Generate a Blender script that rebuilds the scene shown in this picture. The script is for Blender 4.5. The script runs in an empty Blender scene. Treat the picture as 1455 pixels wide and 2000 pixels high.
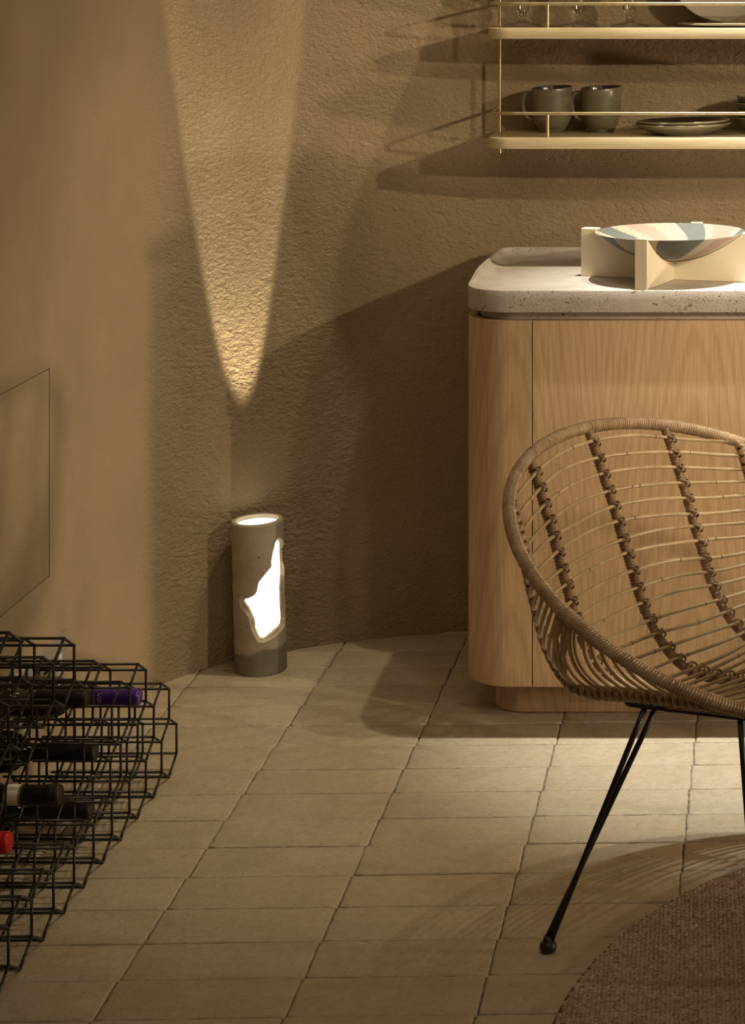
import bpy, math, random
import numpy as np
from mathutils import Vector, Matrix
random.seed(7); RS = np.random.RandomState(7)
S = bpy.context.scene
COL = S.collection
PI = math.pi

# ------------------------------------------------------------------ camera
W_, H_, F_ = 1455, 2000, 3800.0
PX, PY, CAMH = 1500.0, 10.0, 1.5          # principal point (shift lens), eye height
cd = bpy.data.cameras.new('camera'); cam = bpy.data.objects.new('camera', cd); COL.objects.link(cam)
cam.location = (0, 0, CAMH); cam.rotation_euler = (PI/2, 0, 0)
cd.sensor_fit = 'HORIZONTAL'; cd.sensor_width = 36; cd.lens = F_/W_*36
cd.shift_x = (W_/2-PX)/W_; cd.shift_y = -(H_/2-PY)/W_
cd.clip_start = .05; cd.clip_end = 50
S.camera = cam

# ------------------------------------------------------------------ view, world, lights
S.view_settings.view_transform = 'Standard'; S.view_settings.look = 'None'
S.view_settings.gamma = 1; S.view_settings.use_curve_mapping = False
S.view_settings.exposure = 0.0
wd = bpy.data.worlds.new('world'); S.world = wd; wd.use_nodes = True
wd.node_tree.nodes['Background'].inputs[0].default_value = (1, .78, .55, 1)
wd.node_tree.nodes['Background'].inputs[1].default_value = .02

def spot(name, loc, target, watts, angle, col, rad=.02, blend=.5):
    d = bpy.data.lights.new(name, 'SPOT'); d.energy = watts; d.spot_size = math.radians(angle)
    d.spot_blend = blend; d.color = col; d.shadow_soft_size = rad
    o = bpy.data.objects.new(name, d); COL.objects.link(o); o.location = loc
    o.rotation_euler = (Vector(target)-Vector(loc)).to_track_quat('-Z', 'Y').to_euler()
    return o
def area(name, loc, target, watts, size, col):
    d = bpy.data.lights.new(name, 'AREA'); d.energy = watts; d.size = size; d.color = col
    o = bpy.data.objects.new(name, d); COL.objects.link(o); o.location = loc
    o.rotation_euler = (Vector(target)-Vector(loc)).to_track_quat('-Z', 'Y').to_euler()
    return o
WARM = (1, .86, .58); NEU = (.97, 1, .93); PINK = (1, .76, .52)
# ceiling downlights above the worktop: a narrow core and a wide spill each
spot('counter_downlight_left', (-.13, 4.17, 2.95), (-.02, 4.12, 0), 270, 33, NEU, .010, 1)
spot('counter_downlight_right', (.17, 4.17, 2.95), (.12, 4.12, 0), 225, 33, NEU, .010, 1)
spot('counter_downlight_left_spill', (-.13, 4.17, 2.95), (-1.0, 4.3, 0), 62, 54, WARM, .016, .9)
spot('counter_downlight_right_spill', (.17, 4.17, 2.95), (-.8, 4.3, 0), 50, 54, WARM, .016, .9)
spot('track_spot_right', (2.4, 2.3, 2.2), (-1.0, 4.45, .80), 145, 33, WARM, .02, .8)
spot('track_spot_shelf', (1.97, 1.43, 2.1), (-.08, 4.65, 1.40), 200, 25.5, (1, .82, .56), .03, .9)
spot('cabinet_front_fill', (1.5, .9, 2.6), (.22, 4.1, .66), 270, 24, (1, .80, .56), .12, 1)  # added fill that brightens cabinet front and stand, not a fixture of the room
spot('low_side_lamp', (2.89, 3.10, .60), (-1.35, 3.9, 1.55), 165, 62, PINK, .09, .6)
area('ceiling_glow_left', (-.9, 3.0, 3.0), (-1.0, 3.4, 0), 4, .8, WARM)
area('rug_fill', (.7, 1.5, 2.9), (.1, 2.9, 0), 8, .8, WARM)  # unseen fill added to lift the rug and the floor near it
area('camera_side_fill', (-.1, .6, 2.7), (-.4, 4.2, .7), 5.5, .8, PINK)  # added frontal fill from the camera side, no real ceiling source

# ------------------------------------------------------------------ tagging and mesh helpers
def tag(o, label=None, cat=None, group=None, kind=None):
    if label: o['label'] = label
    if cat: o['category'] = cat
    if group: o['group'] = group
    if kind: o['kind'] = kind
    return o
def empty(name, loc=(0, 0, 0), rz=0):
    o = bpy.data.objects.new(name, None); COL.objects.link(o); o.location = loc; o.rotation_euler = (0, 0, rz)
    o.empty_display_size = .05
    return o
class MB:
    """collects vertices and faces; build() links them as one mesh object"""
    def __init__(s): s.v = []; s.f = []; s.n = 0; s.m = []
    def add(s, V, Fc, mi=0):
        V = np.asarray(V, float).reshape(-1, 3); s.v.append(V)
        s.f += [tuple(int(i)+s.n for i in f) for f in Fc]; s.m += [mi]*len(Fc); s.n += len(V)
        return s
    def mesh(s, name, mats, smooth=True):
        me = bpy.data.meshes.new(name)
        me.from_pydata(np.concatenate(s.v).tolist(), [], s.f)
        for m in (mats if isinstance(mats, (list, tuple)) else [mats]): me.materials.append(m)
        if any(s.m): me.polygons.foreach_set('material_index', s.m)
        if smooth: me.polygons.foreach_set('use_smooth', [True]*len(me.polygons))
        me.update(); return me
    def build(s, name, mats, parent=None, smooth=True, loc=None, angle=None):
        me = s.mesh(name, mats, smooth)
        if angle is not None and smooth: me.set_sharp_from_angle(angle=math.radians(angle))
        o = bpy.data.objects.new(name, me); COL.objects.link(o)
        if parent: o.parent = parent
        if loc is not None: o.location = loc
        return o
def grid_faces(nu, nv, cu=False, cv=False):
    F = []
    for i in range(nu if cu else nu-1):
        for j in range(nv if cv else nv-1):
            a = i*nv+j; b = ((i+1) % nu)*nv+j; c = ((i+1) % nu)*nv+(j+1) % nv; d = i*nv+(j+1) % nv
            F.append((a, b, c, d))
    return F
def frames(P, closed=False):
    P = np.asarray(P, float); n = len(P)
    T = (np.roll(P, -1, 0)-np.roll(P, 1, 0)) if closed else np.gradient(P, axis=0)
    T /= np.linalg.norm(T, axis=1)[:, None]+1e-12
    N = np.zeros_like(P); a = np.array([0, 0, 1.]) if abs(T[0][2]) < .9 else np.array([1., 0, 0])
    N[0] = a-T[0]*(a@T[0]); N[0] /= np.linalg.norm(N[0])
    for i in range(1, n):
        w = N[i-1]-T[i]*(N[i-1]@T[i]); N[i] = w/(np.linalg.norm(w)+1e-12)
    B = np.cross(T, N)
    if closed:   # untwist
        w = N[-1]-T[0]*(N[-1]@T[0]); w /= np.linalg.norm(w)
        ang = math.atan2(w@B[0], w@N[0])
        th = -ang*np.arange(n)/n
        N, B = N*np.cos(th)[:, None]+B*np.sin(th)[:, None], -N*np.sin(th)[:, None]+B*np.cos(th)[:, None]
    return T, N, B
def tube(mb, P, r, sides=8, closed=False, cap=True, prof=None, mi=0):
    P = np.asarray(P, float); n = len(P); T, N, B = frames(P, closed)
    r = np.broadcast_to(np.asarray(r, float), (n,)) if np.ndim(r) < 2 else np.asarray(r)
    th = np.arange(sides)/sides*2*PI
    rr = r[:, None]*np.ones(sides) if r.ndim == 1 else r
    V = P[:, None]+rr[..., None]*(np.cos(th)[None, :, None]*N[:, None]+np.sin(th)[None, :, None]*B[:, None])
    F = grid_faces(n, sides, closed, True)
    F = [f[::-1] for f in F]
    if cap and not closed:
        F.append(tuple(range(sides))[::-1]); F.append(tuple((n-1)*sides+i for i in range(sides)))
        F[-2], F[-1] = F[-2], F[-1]
    mb.add(V, F, mi)
    return mb
def lathe(mb, prof, segs=48, axis='z', origin=(0, 0, 0), mi=0, fn=None):
    prof = np.asarray(prof, float); n = len(prof); th = np.arange(segs)/segs*2*PI
    x = prof[:, 0][:, None]*np.cos(th); y = prof[:, 0][:, None]*np.sin(th); z = np.repeat(prof[:, 1][:, None], segs, 1)
    V = np.stack([x, y, z], -1)
    if axis == 'x': V = np.stack([z, x, y], -1)
    if fn: V = fn(V)
    mb.add(V.reshape(-1, 3)+np.array(origin), [f[::-1] for f in grid_faces(n, segs, False, True)], mi)
    return mb
def prism(mb, poly, z0, z1, bev=0, bseg=2, mi=0):
    """poly: CCW outline (x,y); straight walls, bevelled rims"""
    P = np.asarray(poly, float); n = len(P)
    e = np.roll(P, -1, 0)-P; e /= np.linalg.norm(e, axis=1)[:, None]+1e-12
    nr = np.stack([e[:, 1], -e[:, 0]], 1); nv = nr+np.roll(nr, 1, 0)
    nv /= (np.linalg.norm(nv, axis=1)**2/2)[:, None]
    rings = []
    if bev:
        for k in range(bseg+1):
            a = k/bseg*PI/2; rings.append((P-nv*bev*(1-math.sin(a)), z0+bev*(1-math.cos(a))))
        for k in range(bseg+1):
            a = k/bseg*PI/2; rings.append((P-nv*bev*(1-math.cos(a)), z1-bev*(1-math.sin(a))))
    else: rings = [(P, z0), (P, z1)]
    V = np.concatenate([np.c_[q, np.full(n, z)] for q, z in rings])
    F = grid_faces(len(rings), n, False, True); F = [f[::-1] for f in F]
    F.append(tuple(range(n))[::-1]); F.append(tuple((len(rings)-1)*n+i for i in range(n)))
    mb.add(V, F, mi); return mb
def box(mb, x0, x1, y0, y1, z0, z1, bev=0, mi=0):
    return prism(mb, [(x0, y0), (x1, y0), (x1, y1), (x0, y1)], z0, z1, bev, 2, mi)
def rrect(x0, x1, y0, y1, r, seg=10, rs=None):
    r4 = rs or (r, r, r, r); out = []
    for (cx, cy, a0), rr in zip(((x0, y0, PI), (x1, y0, 1.5*PI), (x1, y1, 0), (x0, y1, .5*PI)), r4):
        sx = 1 if cx == x0 else -1; sy = 1 if cy == y0 else -1
        if rr <= 0: out.append((cx, cy)); continue
        for k in range(seg+1):
            a = a0+k/seg*PI/2; out.append((cx+sx*rr+rr*math.cos(a), cy+sy*rr+rr*math.sin(a)))
    return out
def copy_tree(o, parent=None):
    c = o.copy(); COL.objects.link(c); c.parent = parent
    for ch in list(o.children): copy_tree(ch, c)
    return c
def catmull(P, n):
    P = np.asarray(P, float); k = len(P); Q = np.vstack([2*P[0]-P[1], P, 2*P[-1]-P[-2]]); out = []
    for i in range(k-1):
        p0, p1, p2, p3 = Q[i:i+4]
        for t in np.linspace(0, 1, n, endpoint=False):
            out.append(.5*((2*p1)+(-p0+p2)*t+(2*p0-5*p1+4*p2-p3)*t*t+(-p0+3*p1-3*p2+p3)*t**3))
    out.append(P[-1]); return np.array(out)

# ------------------------------------------------------------------ materials
class NT:
    def __init__(s, name):
        s.m = bpy.data.materials.new(name); s.m.use_nodes = True; s.t = s.m.node_tree
        s.b = s.t.nodes['Principled BSDF']; s.geo = None
    def n(s, typ, **kw):
        nd = s.t.nodes.new(typ)
        for k, v in kw.items():
            if k in nd.inputs: nd.inputs[k].default_value = v
            else: setattr(nd, k, v)
        return nd
    def l(s, a, b): s.t.links.new(a, b)
    def coord(s, obj=False, scale=(1, 1, 1), rot=(0, 0, 0), loc=(0, 0, 0)):
        src = s.n('ShaderNodeTexCoord').outputs['Object'] if obj else s.n('ShaderNodeNewGeometry').outputs['Position']
        mp = s.n('ShaderNodeMapping'); mp.inputs['Scale'].default_value = scale; mp.inputs['Rotation'].default_value = rot
        mp.inputs['Location'].default_value = loc; s.l(src, mp.inputs[0]); return mp.outputs[0]
    def noise(s, vec, scale, detail=4, rough=.55, dist=0):
        nd = s.n('ShaderNodeTexNoise'); nd.inputs['Scale'].default_value = scale; nd.inputs['Detail'].default_value = detail
        nd.inputs['Roughness'].default_value = rough; nd.inputs['Distortion'].default_value = dist
        if vec is not None: s.l(vec, nd.inputs['Vector'])
        return nd.outputs['Fac']
    def ramp(s, fac, stops, interp='LINEAR'):
        nd = s.n('ShaderNodeValToRGB'); cr = nd.color_ramp; cr.interpolation = interp
        while len(cr.elements) < len(stops): cr.elements.new(.5)
        for e, (p, c) in zip(cr.elements, stops):
            e.position = p; e.color = (*c, 1) if len(c) == 3 else c
        s.l(fac, nd.inputs[0]); return nd.outputs[0]
    def mix(s, fac, a, b, blend='MIX'):
        nd = s.n('ShaderNodeMix'); nd.data_type = 'RGBA'; nd.blend_type = blend
        if isinstance(fac, (int, float)): nd.inputs[0].default_value = fac
        else: s.l(fac, nd.inputs[0])
        for i, x in ((6, a), (7, b)):
            if isinstance(x, tuple): nd.inputs[i].default_value = (*x, 1)
            else: s.l(x, nd.inputs[i])
        return nd.outputs[2]
    def math(s, op, a, b=0):
        nd = s.n('ShaderNodeMath'); nd.operation = op
        for i, x in ((0, a), (1, b)):
            if isinstance(x, (int, float)): nd.inputs[i].default_value = x
            else: s.l(x, nd.inputs[i])
        return nd.outputs[0]
    def bump(s, h, strength, dist=.002, prev=None):
        nd = s.n('ShaderNodeBump'); nd.inputs['Strength'].default_value = strength; nd.inputs['Distance'].default_value = dist
        s.l(h, nd.inputs['Height'])
        if prev: s.l(prev, nd.inputs['Normal'])
        return nd.outputs[0]
    def out(s, color=None, rough=None, normal=None, **kw):
        for k, v in (('Base Color', color), ('Roughness', rough), ('Normal', normal)):
            if v is None: continue
            if isinstance(v, tuple): s.b.inputs[k].default_value = (*v, 1)
            elif isinstance(v, (int, float)): s.b.inputs[k].default_value = v
            else: s.l(v, s.b.inputs[k])
        for k, v in kw.items(): s.b.inputs[k.replace('_', ' ')].default_value = v
        return s.m
def plain(name, col, rough=.5, **kw): return NT(name).out(col, rough, None, **kw)

def m_plaster(name, base):
    t = NT(name); p = t.coord()
    big = t.noise(p, 1.6, 5, .6, .6); mid = t.noise(t.coord(scale=(1, 1, .45)), 6, 4, .6)
    c1 = tuple(x*.82 for x in base); c2 = tuple(min(1, x*1.13) for x in base)
    col = t.mix(.5, t.ramp(big, [(.3, c1), (.7, c2)]), t.ramp(mid, [(.3, c1), (.7, c2)]))
    spk = t.noise(p, 260, 2, .5)
    col = t.mix(t.ramp(spk, [(.70, (0, 0, 0)), (.76, (.7, .7, .7))]), col, tuple(x*.35 for x in base))
    sep = t.n('ShaderNodeSeparateXYZ'); t.l(p, sep.inputs[0])
    mr = t.n('ShaderNodeMapRange'); mr.interpolation_type = 'SMOOTHSTEP'; t.l(sep.outputs[0], mr.inputs[0])
    mr.inputs[1].default_value = -1.385; mr.inputs[2].default_value = -1.30; mr.inputs[3].default_value = .12; mr.inputs[4].default_value = 1
    gr = t.noise(p, 125, 5, .6, .6); gr2 = t.noise(t.coord(scale=(1, 1, 1.7)), 62, 4, .55, .4)
    h = t.math('ADD', gr, t.math('MULTIPLY', gr2, 1.3)); h = t.math('MULTIPLY', h, mr.outputs[0])
    h = t.math('ADD', h, t.math('MULTIPLY', t.noise(p, 5, 3, .5), 2.2))
    return t.out(col, .85, t.bump(h, 1.0, .0052), Specular_IOR_Level=.25)
M = {}
WB = (.355, .268, .168)
M['plaster_smooth'] = M['plaster_rough'] = m_plaster('wall_plaster', WB)
def m_tile():
    t = NT('floor_tile'); p = t.coord()
    r = t.n('ShaderNodeObjectInfo').outputs['Random']
    a = t.ramp(t.noise(p, 7, 5, .6, .8), [(.3, (.42, .35, .235)), (.52, (.52, .44, .315)), (.72, (.50, .40, .30))])
    b = t.mix(t.math('MULTIPLY', r, .35), a, (.43, .335, .225))
    streak = t.noise(t.coord(scale=(3, 22, 3), rot=(0, 0, .06)), 2, 5, .65, .5)
    c = t.mix(.16, b, t.ramp(streak, [(.35, (.27, .22, .145)), (.65, (.52, .45, .33))]))
    mott = t.noise(p, 60, 6, .7, .6); c = t.mix(t.ramp(mott, [(.42, (0,)*3), (.62, (.42,)*3)]), c, (.33, .265, .175))
    pit = t.noise(p, 120, 2, .5)
    c = t.mix(t.ramp(pit, [(.69, (0, 0, 0)), (.78, (.8, .8, .8))]), c, (.12, .09, .06))
    lt = t.noise(p, 230, 4, .75, 1.6)
    c = t.mix(t.ramp(lt, [(.57, (0, 0, 0)), (.68, (.7, .7, .7))]), c, (.55, .48, .37))
    h = t.math('ADD', t.noise(p, 150, 5, .7, .5), t.math('MULTIPLY', t.noise(p, 22, 4, .6), 2.))
    return t.out(c, t.ramp(t.noise(p, 9, 3, .5), [(.3, (.42,)*3), (.7, (.62,)*3)]), t.bump(h, .9, .0018), Specular_IOR_Level=.4)
M['tile'] = m_tile()
t = NT('grout'); p = t.coord()
M['grout'] = t.out(t.ramp(t.noise(p, 150, 4, .7), [(.35, (.05, .037, .022)), (.7, (.30, .24, .16))]), .95, t.bump(t.noise(p, 300, 3), .6, .002))
def m_oak():
    t = NT('oak_veneer'); 
    g = t.coord(scale=(1, 1, .045))
    warp = t.noise(t.coord(scale=(2.2, 2.2, .7)), 1.4, 3, .5)
    wav = t.n('ShaderNodeTexWave'); wav.wave_type = 'BANDS'; wav.bands_direction = 'X'
    # cathedral figure: bands of (x distorted by a slow z-dependent bow)
    sep = t.n('ShaderNodeSeparateXYZ'); t.l(t.n('ShaderNodeNewGeometry').outputs['Position'], sep.inputs[0])
    # triangle wave of x with ~0.34 m period centred on the figures
    tx = t.math('PINGPONG', t.math('ADD', sep.outputs[0], .155), .19)
    bow = t.math('ADD', t.math('MULTIPLY', t.math('POWER', tx, 1.55), 5.2), t.math('MULTIPLY', sep.outputs[2], .28))
    bow = t.math('ADD', bow, t.math('MULTIPLY', warp, .10))
    rings = t.math('ADD', t.math('MULTIPLY', t.math('SINE', t.math('MULTIPLY', bow, 160)), .5), .5)
    fine = t.noise(t.coord(scale=(1, 1, .02)), 420, 3, .6); fine2 = t.noise(t.coord(scale=(1, 1, .025)), 170, 3, .6)
    c = t.ramp(fine2, [(.3, (.50, .335, .195)), (.7, (.60, .42, .25))])
    c = t.mix(t.ramp(rings, [(.55, (0, 0, 0)), (.95, (.36,)*3)]), c, (.40, .24, .13))
    c = t.mix(t.ramp(fine, [(.50, (0, 0, 0)), (.64, (.6,)*3)]), c, (.38, .235, .13))
    return t.out(c, .5, t.bump(fine, .25, .0004), Specular_IOR_Level=.35)
M['oak'] = m_oak()
def m_oak_x():
    t = NT('pale_oak_shelf'); f = t.noise(t.coord(scale=(.05, 1, 1)), 260, 4, .65); g = t.noise(t.coord(scale=(.12, 1, 1)), 50, 3)
    c = t.mix(.5, t.ramp(f, [(.35, (.47, .37, .22)), (.65, (.66, .55, .36))]), t.ramp(g, [(.3, (.52, .42, .26)), (.7, (.64, .53, .34))]))
    return t.out(c, .45, t.bump(f, .2, .0004))
M['shelf_oak'] = m_oak_x()
def m_stone():
    t = NT('travertine'); p = t.coord()
    c = t.ramp(t.noise(p, 9, 5, .6, .4), [(.3, (.44, .385, .34)), (.55, (.53, .475, .425)), (.75, (.48, .415, .37))])
    pit = t.noise(t.coord(scale=(.75, .75, 1.3)), 360, 3, .6, .6); pit2 = t.noise(p, 80, 2, .5, .6)
    mask = t.noise(p, 12, 2, .5)
    h1 = t.ramp(pit, [(.585, (0,)*3), (.62, (1,)*3)]); h1 = t.math('MULTIPLY', h1, t.ramp(mask, [(.36, (0,)*3), (.55, (1,)*3)]))
    h2 = t.ramp(pit2, [(.68, (0,)*3), (.70, (1,)*3)])
    sn = t.n('ShaderNodeSeparateXYZ'); t.l(t.n('ShaderNodeNewGeometry').outputs['Normal'], sn.inputs[0])   # pores are filled on the polished top
    h = t.math('MULTIPLY', t.math('MAXIMUM', h1, h2), t.ramp(sn.outputs[2], [(.75, (1,)*3), (.97, (.22,)*3)]))
    vein = t.noise(t.coord(scale=(1, 1.6, 1), rot=(0, 0, .4)), 7, 6, .65, 1.2)
    c = t.mix(t.ramp(vein, [(.66, (0,)*3), (.73, (.55,)*3)]), c, (.42, .31, .14))
    c = t.mix(t.math('MULTIPLY', h, .85), c, (.16, .12, .08))
    nrm = t.bump(t.math('SUBTRACT', t.math('MULTIPLY', t.noise(p, 200, 4, .6), .15), h), .7, .0015)
    return t.out(c, .6, nrm, Specular_IOR_Level=.3)
M['stone'] = m_stone()
def m_sandstone(name, base, var=.15, sc=60):
    t = NT(name); p = t.coord(True)
    c = t.ramp(t.noise(p, 8, 4, .6), [(.3, tuple(x*(1-var) for x in base)), (.7, tuple(min(1, x*(1+var)) for x in base))])
    sp = t.noise(p, 300, 2, .5); c = t.mix(t.ramp(sp, [(.66, (0,)*3), (.72, (.5,)*3)]), c, tuple(x*.55 for x in base))
    return t.out(c, .75, t.bump(t.noise(p, sc*4, 4, .6), .3, .0008), Specular_IOR_Level=.25)
M['stand'] = m_sandstone('cream_composite', (.80, .71, .53), .05)
M['b_cream'] = m_sandstone('bowl_cream', (.52, .47, .37), .06)
t = NT('bowl_speckled_cream'); p = t.coord(True); sp = t.noise(p, 210, 1, .5)
M['b_speck'] = t.out(t.mix(t.ramp(sp, [(.62, (0,)*3), (.66, (1,)*3)]), (.53, .48, .37), (.24, .19, .12)), .6)
M['b_pink'] = m_sandstone('bowl_pink', (.47, .33, .26), .05)
M['b_grey'] = m_sandstone('bowl_blue_grey', (.15, .165, .16), .1)
t = NT('lamp_concrete'); p = t.coord(True)
c = t.ramp(t.noise(p, 12, 5, .6, .5), [(.3, (.34, .29, .22)), (.7, (.47, .41, .32))])
sz = t.n('ShaderNodeSeparateXYZ'); t.l(p, sz.inputs[0])      # the cast foot layer is a darker mix with a wavy upper edge
lev = t.math('ADD', sz.outputs[2], t.math('ADD', t.math('MULTIPLY', t.noise(p, 22, 3, .6), -.035), t.math('MULTIPLY', sz.outputs[0], -.14)))
c = t.mix(t.ramp(lev, [(.034, (1,)*3), (.0365, (0,)*3)]), c, t.ramp(t.noise(p, 14, 5, .6, .5), [(.3, (.15, .13, .10)), (.7, (.22, .195, .15))]))
sp = t.noise(p, 190, 1, .5); c = t.mix(t.ramp(sp, [(.73, (0,)*3), (.76, (.9,)*3)]), c, (.06, .05, .04))
M['concrete'] = t.out(c, .8, t.bump(t.noise(p, 120, 4), .3, .001))
t = NT('lamp_concrete_dark'); p = t.coord(True)
c = t.ramp(t.noise(p, 12, 5, .6, .5), [(.3, (.16, .135, .10)), (.7, (.23, .20, .15))])
sp = t.noise(p, 130, 1, .5); c = t.mix(t.ramp(sp, [(.70, (0,)*3), (.73, (.9,)*3)]), c, (.03, .025, .02))
M['concrete_dark'] = t.out(c, .75, t.bump(t.noise(p, 120, 4), .3, .001))
M['chipped'] = m_sandstone('chipped_edge', (.50, .41, .29), .2)
t = NT('glowing_alabaster'); p = t.coord(True)
t.b.inputs['Emission Strength'].default_value = 1.6
t.l(t.ramp(t.noise(p, 14, 4, .6, 1), [(.3, (1, .90, .70)), (.7, (1, .95, .80))]), t.b.inputs['Emission Color'])
M['glow'] = t.out((.8, .76, .68), .6)
def m_rattan(name, dark, light, rough=.38, sc=40, coat=.25):
    t = NT(name); p = t.coord(); r = t.n('ShaderNodeObjectInfo').outputs['Random']
    c = t.ramp(t.noise(p, sc, 4, .6, .4), [(.28, dark), (.72, light)])
    gr = t.noise(p, 14, 3, .6, .5)
    c = t.mix(t.ramp(gr, [(.5, (0,)*3), (.8, (.5,)*3)]), c, tuple(x*.62 for x in dark))
    c = t.mix(t.math('MULTIPLY', r, .35), c, tuple(x*.85 for x in dark))
    return t.out(c, rough, t.bump(t.noise(p, 420, 3, .6), .3, .0005), Coat_Weight=coat, Coat_Roughness=.25)
M['rattan_wrap'] = m_rattan('rattan_wrapping', (.34, .215, .12), (.62, .45, .28), .34)
M['rattan_rib'] = m_rattan('rattan_rib_wrapping', (.21, .12, .06), (.40, .25, .135), .3)
M['cane'] = m_rattan('rattan_cane', (.42, .29, .15), (.70, .53, .31), .30, 25)
t = NT('cane_node'); M['cane_node'] = t.out((.14, .085, .045), .5)
M['black_metal'] = plain('black_powder_coat', (.012, .011, .011), .42, Metallic=.0)
t = NT('black_wire'); M['wire'] = t.out((.016, .014, .013), .36)
t = NT('brushed_brass'); p = t.coord()
M['brass'] = t.out(t.ramp(t.noise(p, 60, 3), [(.3, (.55, .45, .25)), (.7, (.70, .60, .37))]), .33, None, Metallic=.9)
t = NT('stoneware_glaze'); p = t.coord(True)
M['stoneware'] = t.out(t.ramp(t.noise(t.coord(True, scale=(1, 1, 4)), 18, 4, .6), [(.3, (.105, .090, .055)), (.7, (.17, .148, .095))]), .33, t.bump(t.noise(p, 90, 3), .15, .0006), Coat_Weight=.3, Coat_Roughness=.2)
M['stoneware_dark'] = plain('stoneware_inside', (.03, .02, .016), .2)
M['plate_rim'] = plain('bare_clay_rim', (.33, .28, .18), .45)
M['silver_plate'] = plain('pale_glazed_ceramic', (.38, .33, .26), .28)
t = NT('clear_glass'); t.b.inputs['Transmission Weight'].default_value = 1; t.b.inputs['IOR'].default_value = 1.45
M['glass'] = t.out((1, .99, .96), .01)
t = NT('bottle_glass'); t.b.inputs['Transmission Weight'].default_value = .35
M['bottle_dark'] = t.out((.008, .010, .006), .06, None, Coat_Weight=.5, Coat_Roughness=.03)
t = NT('bottle_glass_olive'); M['bottle_olive'] = t.out((.045, .045, .018), .1, None, Coat_Weight=.5, Coat_Roughness=.03)
t = NT('bottle_glass_amber'); M['bottle_amber'] = t.out((.03, .017, .006), .1, None, Coat_Weight=.5, Coat_Roughness=.03)
M['foil_purple'] = plain('purple_foil', (.10, .03, .34), .28, Metallic=.5, Coat_Weight=.4)
M['foil_black'] = plain('black_foil', (.016, .012, .013), .42, Metallic=.2)
M['foil_red'] = plain('red_foil', (.62, .02, .02), .33, Metallic=.3)
M['paper'] = plain('label_paper', (.85, .80, .70), .7)
M['paper_green'] = plain('label_green_edge', (.16, .18, .03), .5)
M['silver'] = plain('silver_print', (.6, .57, .62), .35, Metallic=.6)
M['lilac'] = plain('lilac_print', (.50, .45, .70), .4)
M['label_navy'] = plain('navy_label', (.03, .02, .06), .5)
M['steel'] = plain('brushed_steel', (.36, .34, .29), .5, Metallic=.35)
M['steel_light'] = plain('pale_steel_edge', (.72, .70, .64), .4, Metallic=.2)
M['void'] = plain('dark_gap', (.01, .008, .006), .9)
def m_rug():
    t = NT('jute_yarn'); p = t.coord()
    c = t.ramp(t.noise(p, 90, 4, .7), [(.3, (.29, .195, .115)), (.7, (.64, .49, .34))])
    c = t.mix(t.ramp(t.noise(t.coord(rot=(0, 0, -.75), scale=(1, 6, 1)), 5, 4, .6), [(.35, (0,)*3), (.7, (.55,)*3)]), c, (.33, .21, .125))
    return t.out(c, .85, t.bump(t.noise(p, 700, 3), .6, .001), Sheen_Weight=.15)
M['rug'] = m_rug()
M['rug_back'] = plain('jute_backing', (.09, .055, .03), .9)

# ------------------------------------------------------------------ room shell
def wallx(y): return -1.35-.02*y            # straight part of the left wall
CUR = [(-1.4290, 3.95), (-1.423, 4.05), (-1.402, 4.16), (-1.370, 4.245), (-1.342, 4.296), (-1.306, 4.352), (-1.264, 4.402), (-1.217, 4.447),
       (-1.110, 4.520), (-1.060, 4.549), (-.975, 4.590), (-.855, 4.630), (-.7255, 4.657), (-.5, 4.672), (0, 4.675), (1, 4.675), (2.2, 4.675), (3.5, 4.675)]
CEIL = 3.1
cur = catmull(CUR, 6)
def curved_wall():
    zs = np.linspace(0, CEIL, 24); mb = MB(); n = len(cur)
    e = np.gradient(cur, axis=0); nr = np.stack([-e[:, 1], e[:, 0]], 1); nr /= np.linalg.norm(nr, axis=1)[:, None]
    V = np.array([[(x, y, z) for z in zs] for x, y in cur])
    # hand-trowelled waviness of the plaster
    und = .0025*np.clip((V[..., 0]+1.40)/.1, 0, 1)*np.sin(V[..., 0]*9+V[..., 2]*4)*np.sin(V[..., 2]*7+V[..., 0]*3)
    V[..., 0] += nr[:, None, 0]*und; V[..., 1] += nr[:, None, 1]*und
    mb.add(V, grid_faces(n, len(zs)))
    o = cur+nr*.14; o[0] = cur[0]-(.14, 0); B = np.array([[(x, y, z) for z in (-.02, CEIL)] for x, y in o]); mb.add(B, [f[::-1] for f in grid_faces(n, 2)])
    return mb.build('wall_back', M['plaster_rough'])
tag(curved_wall(), kind='structure')
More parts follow.
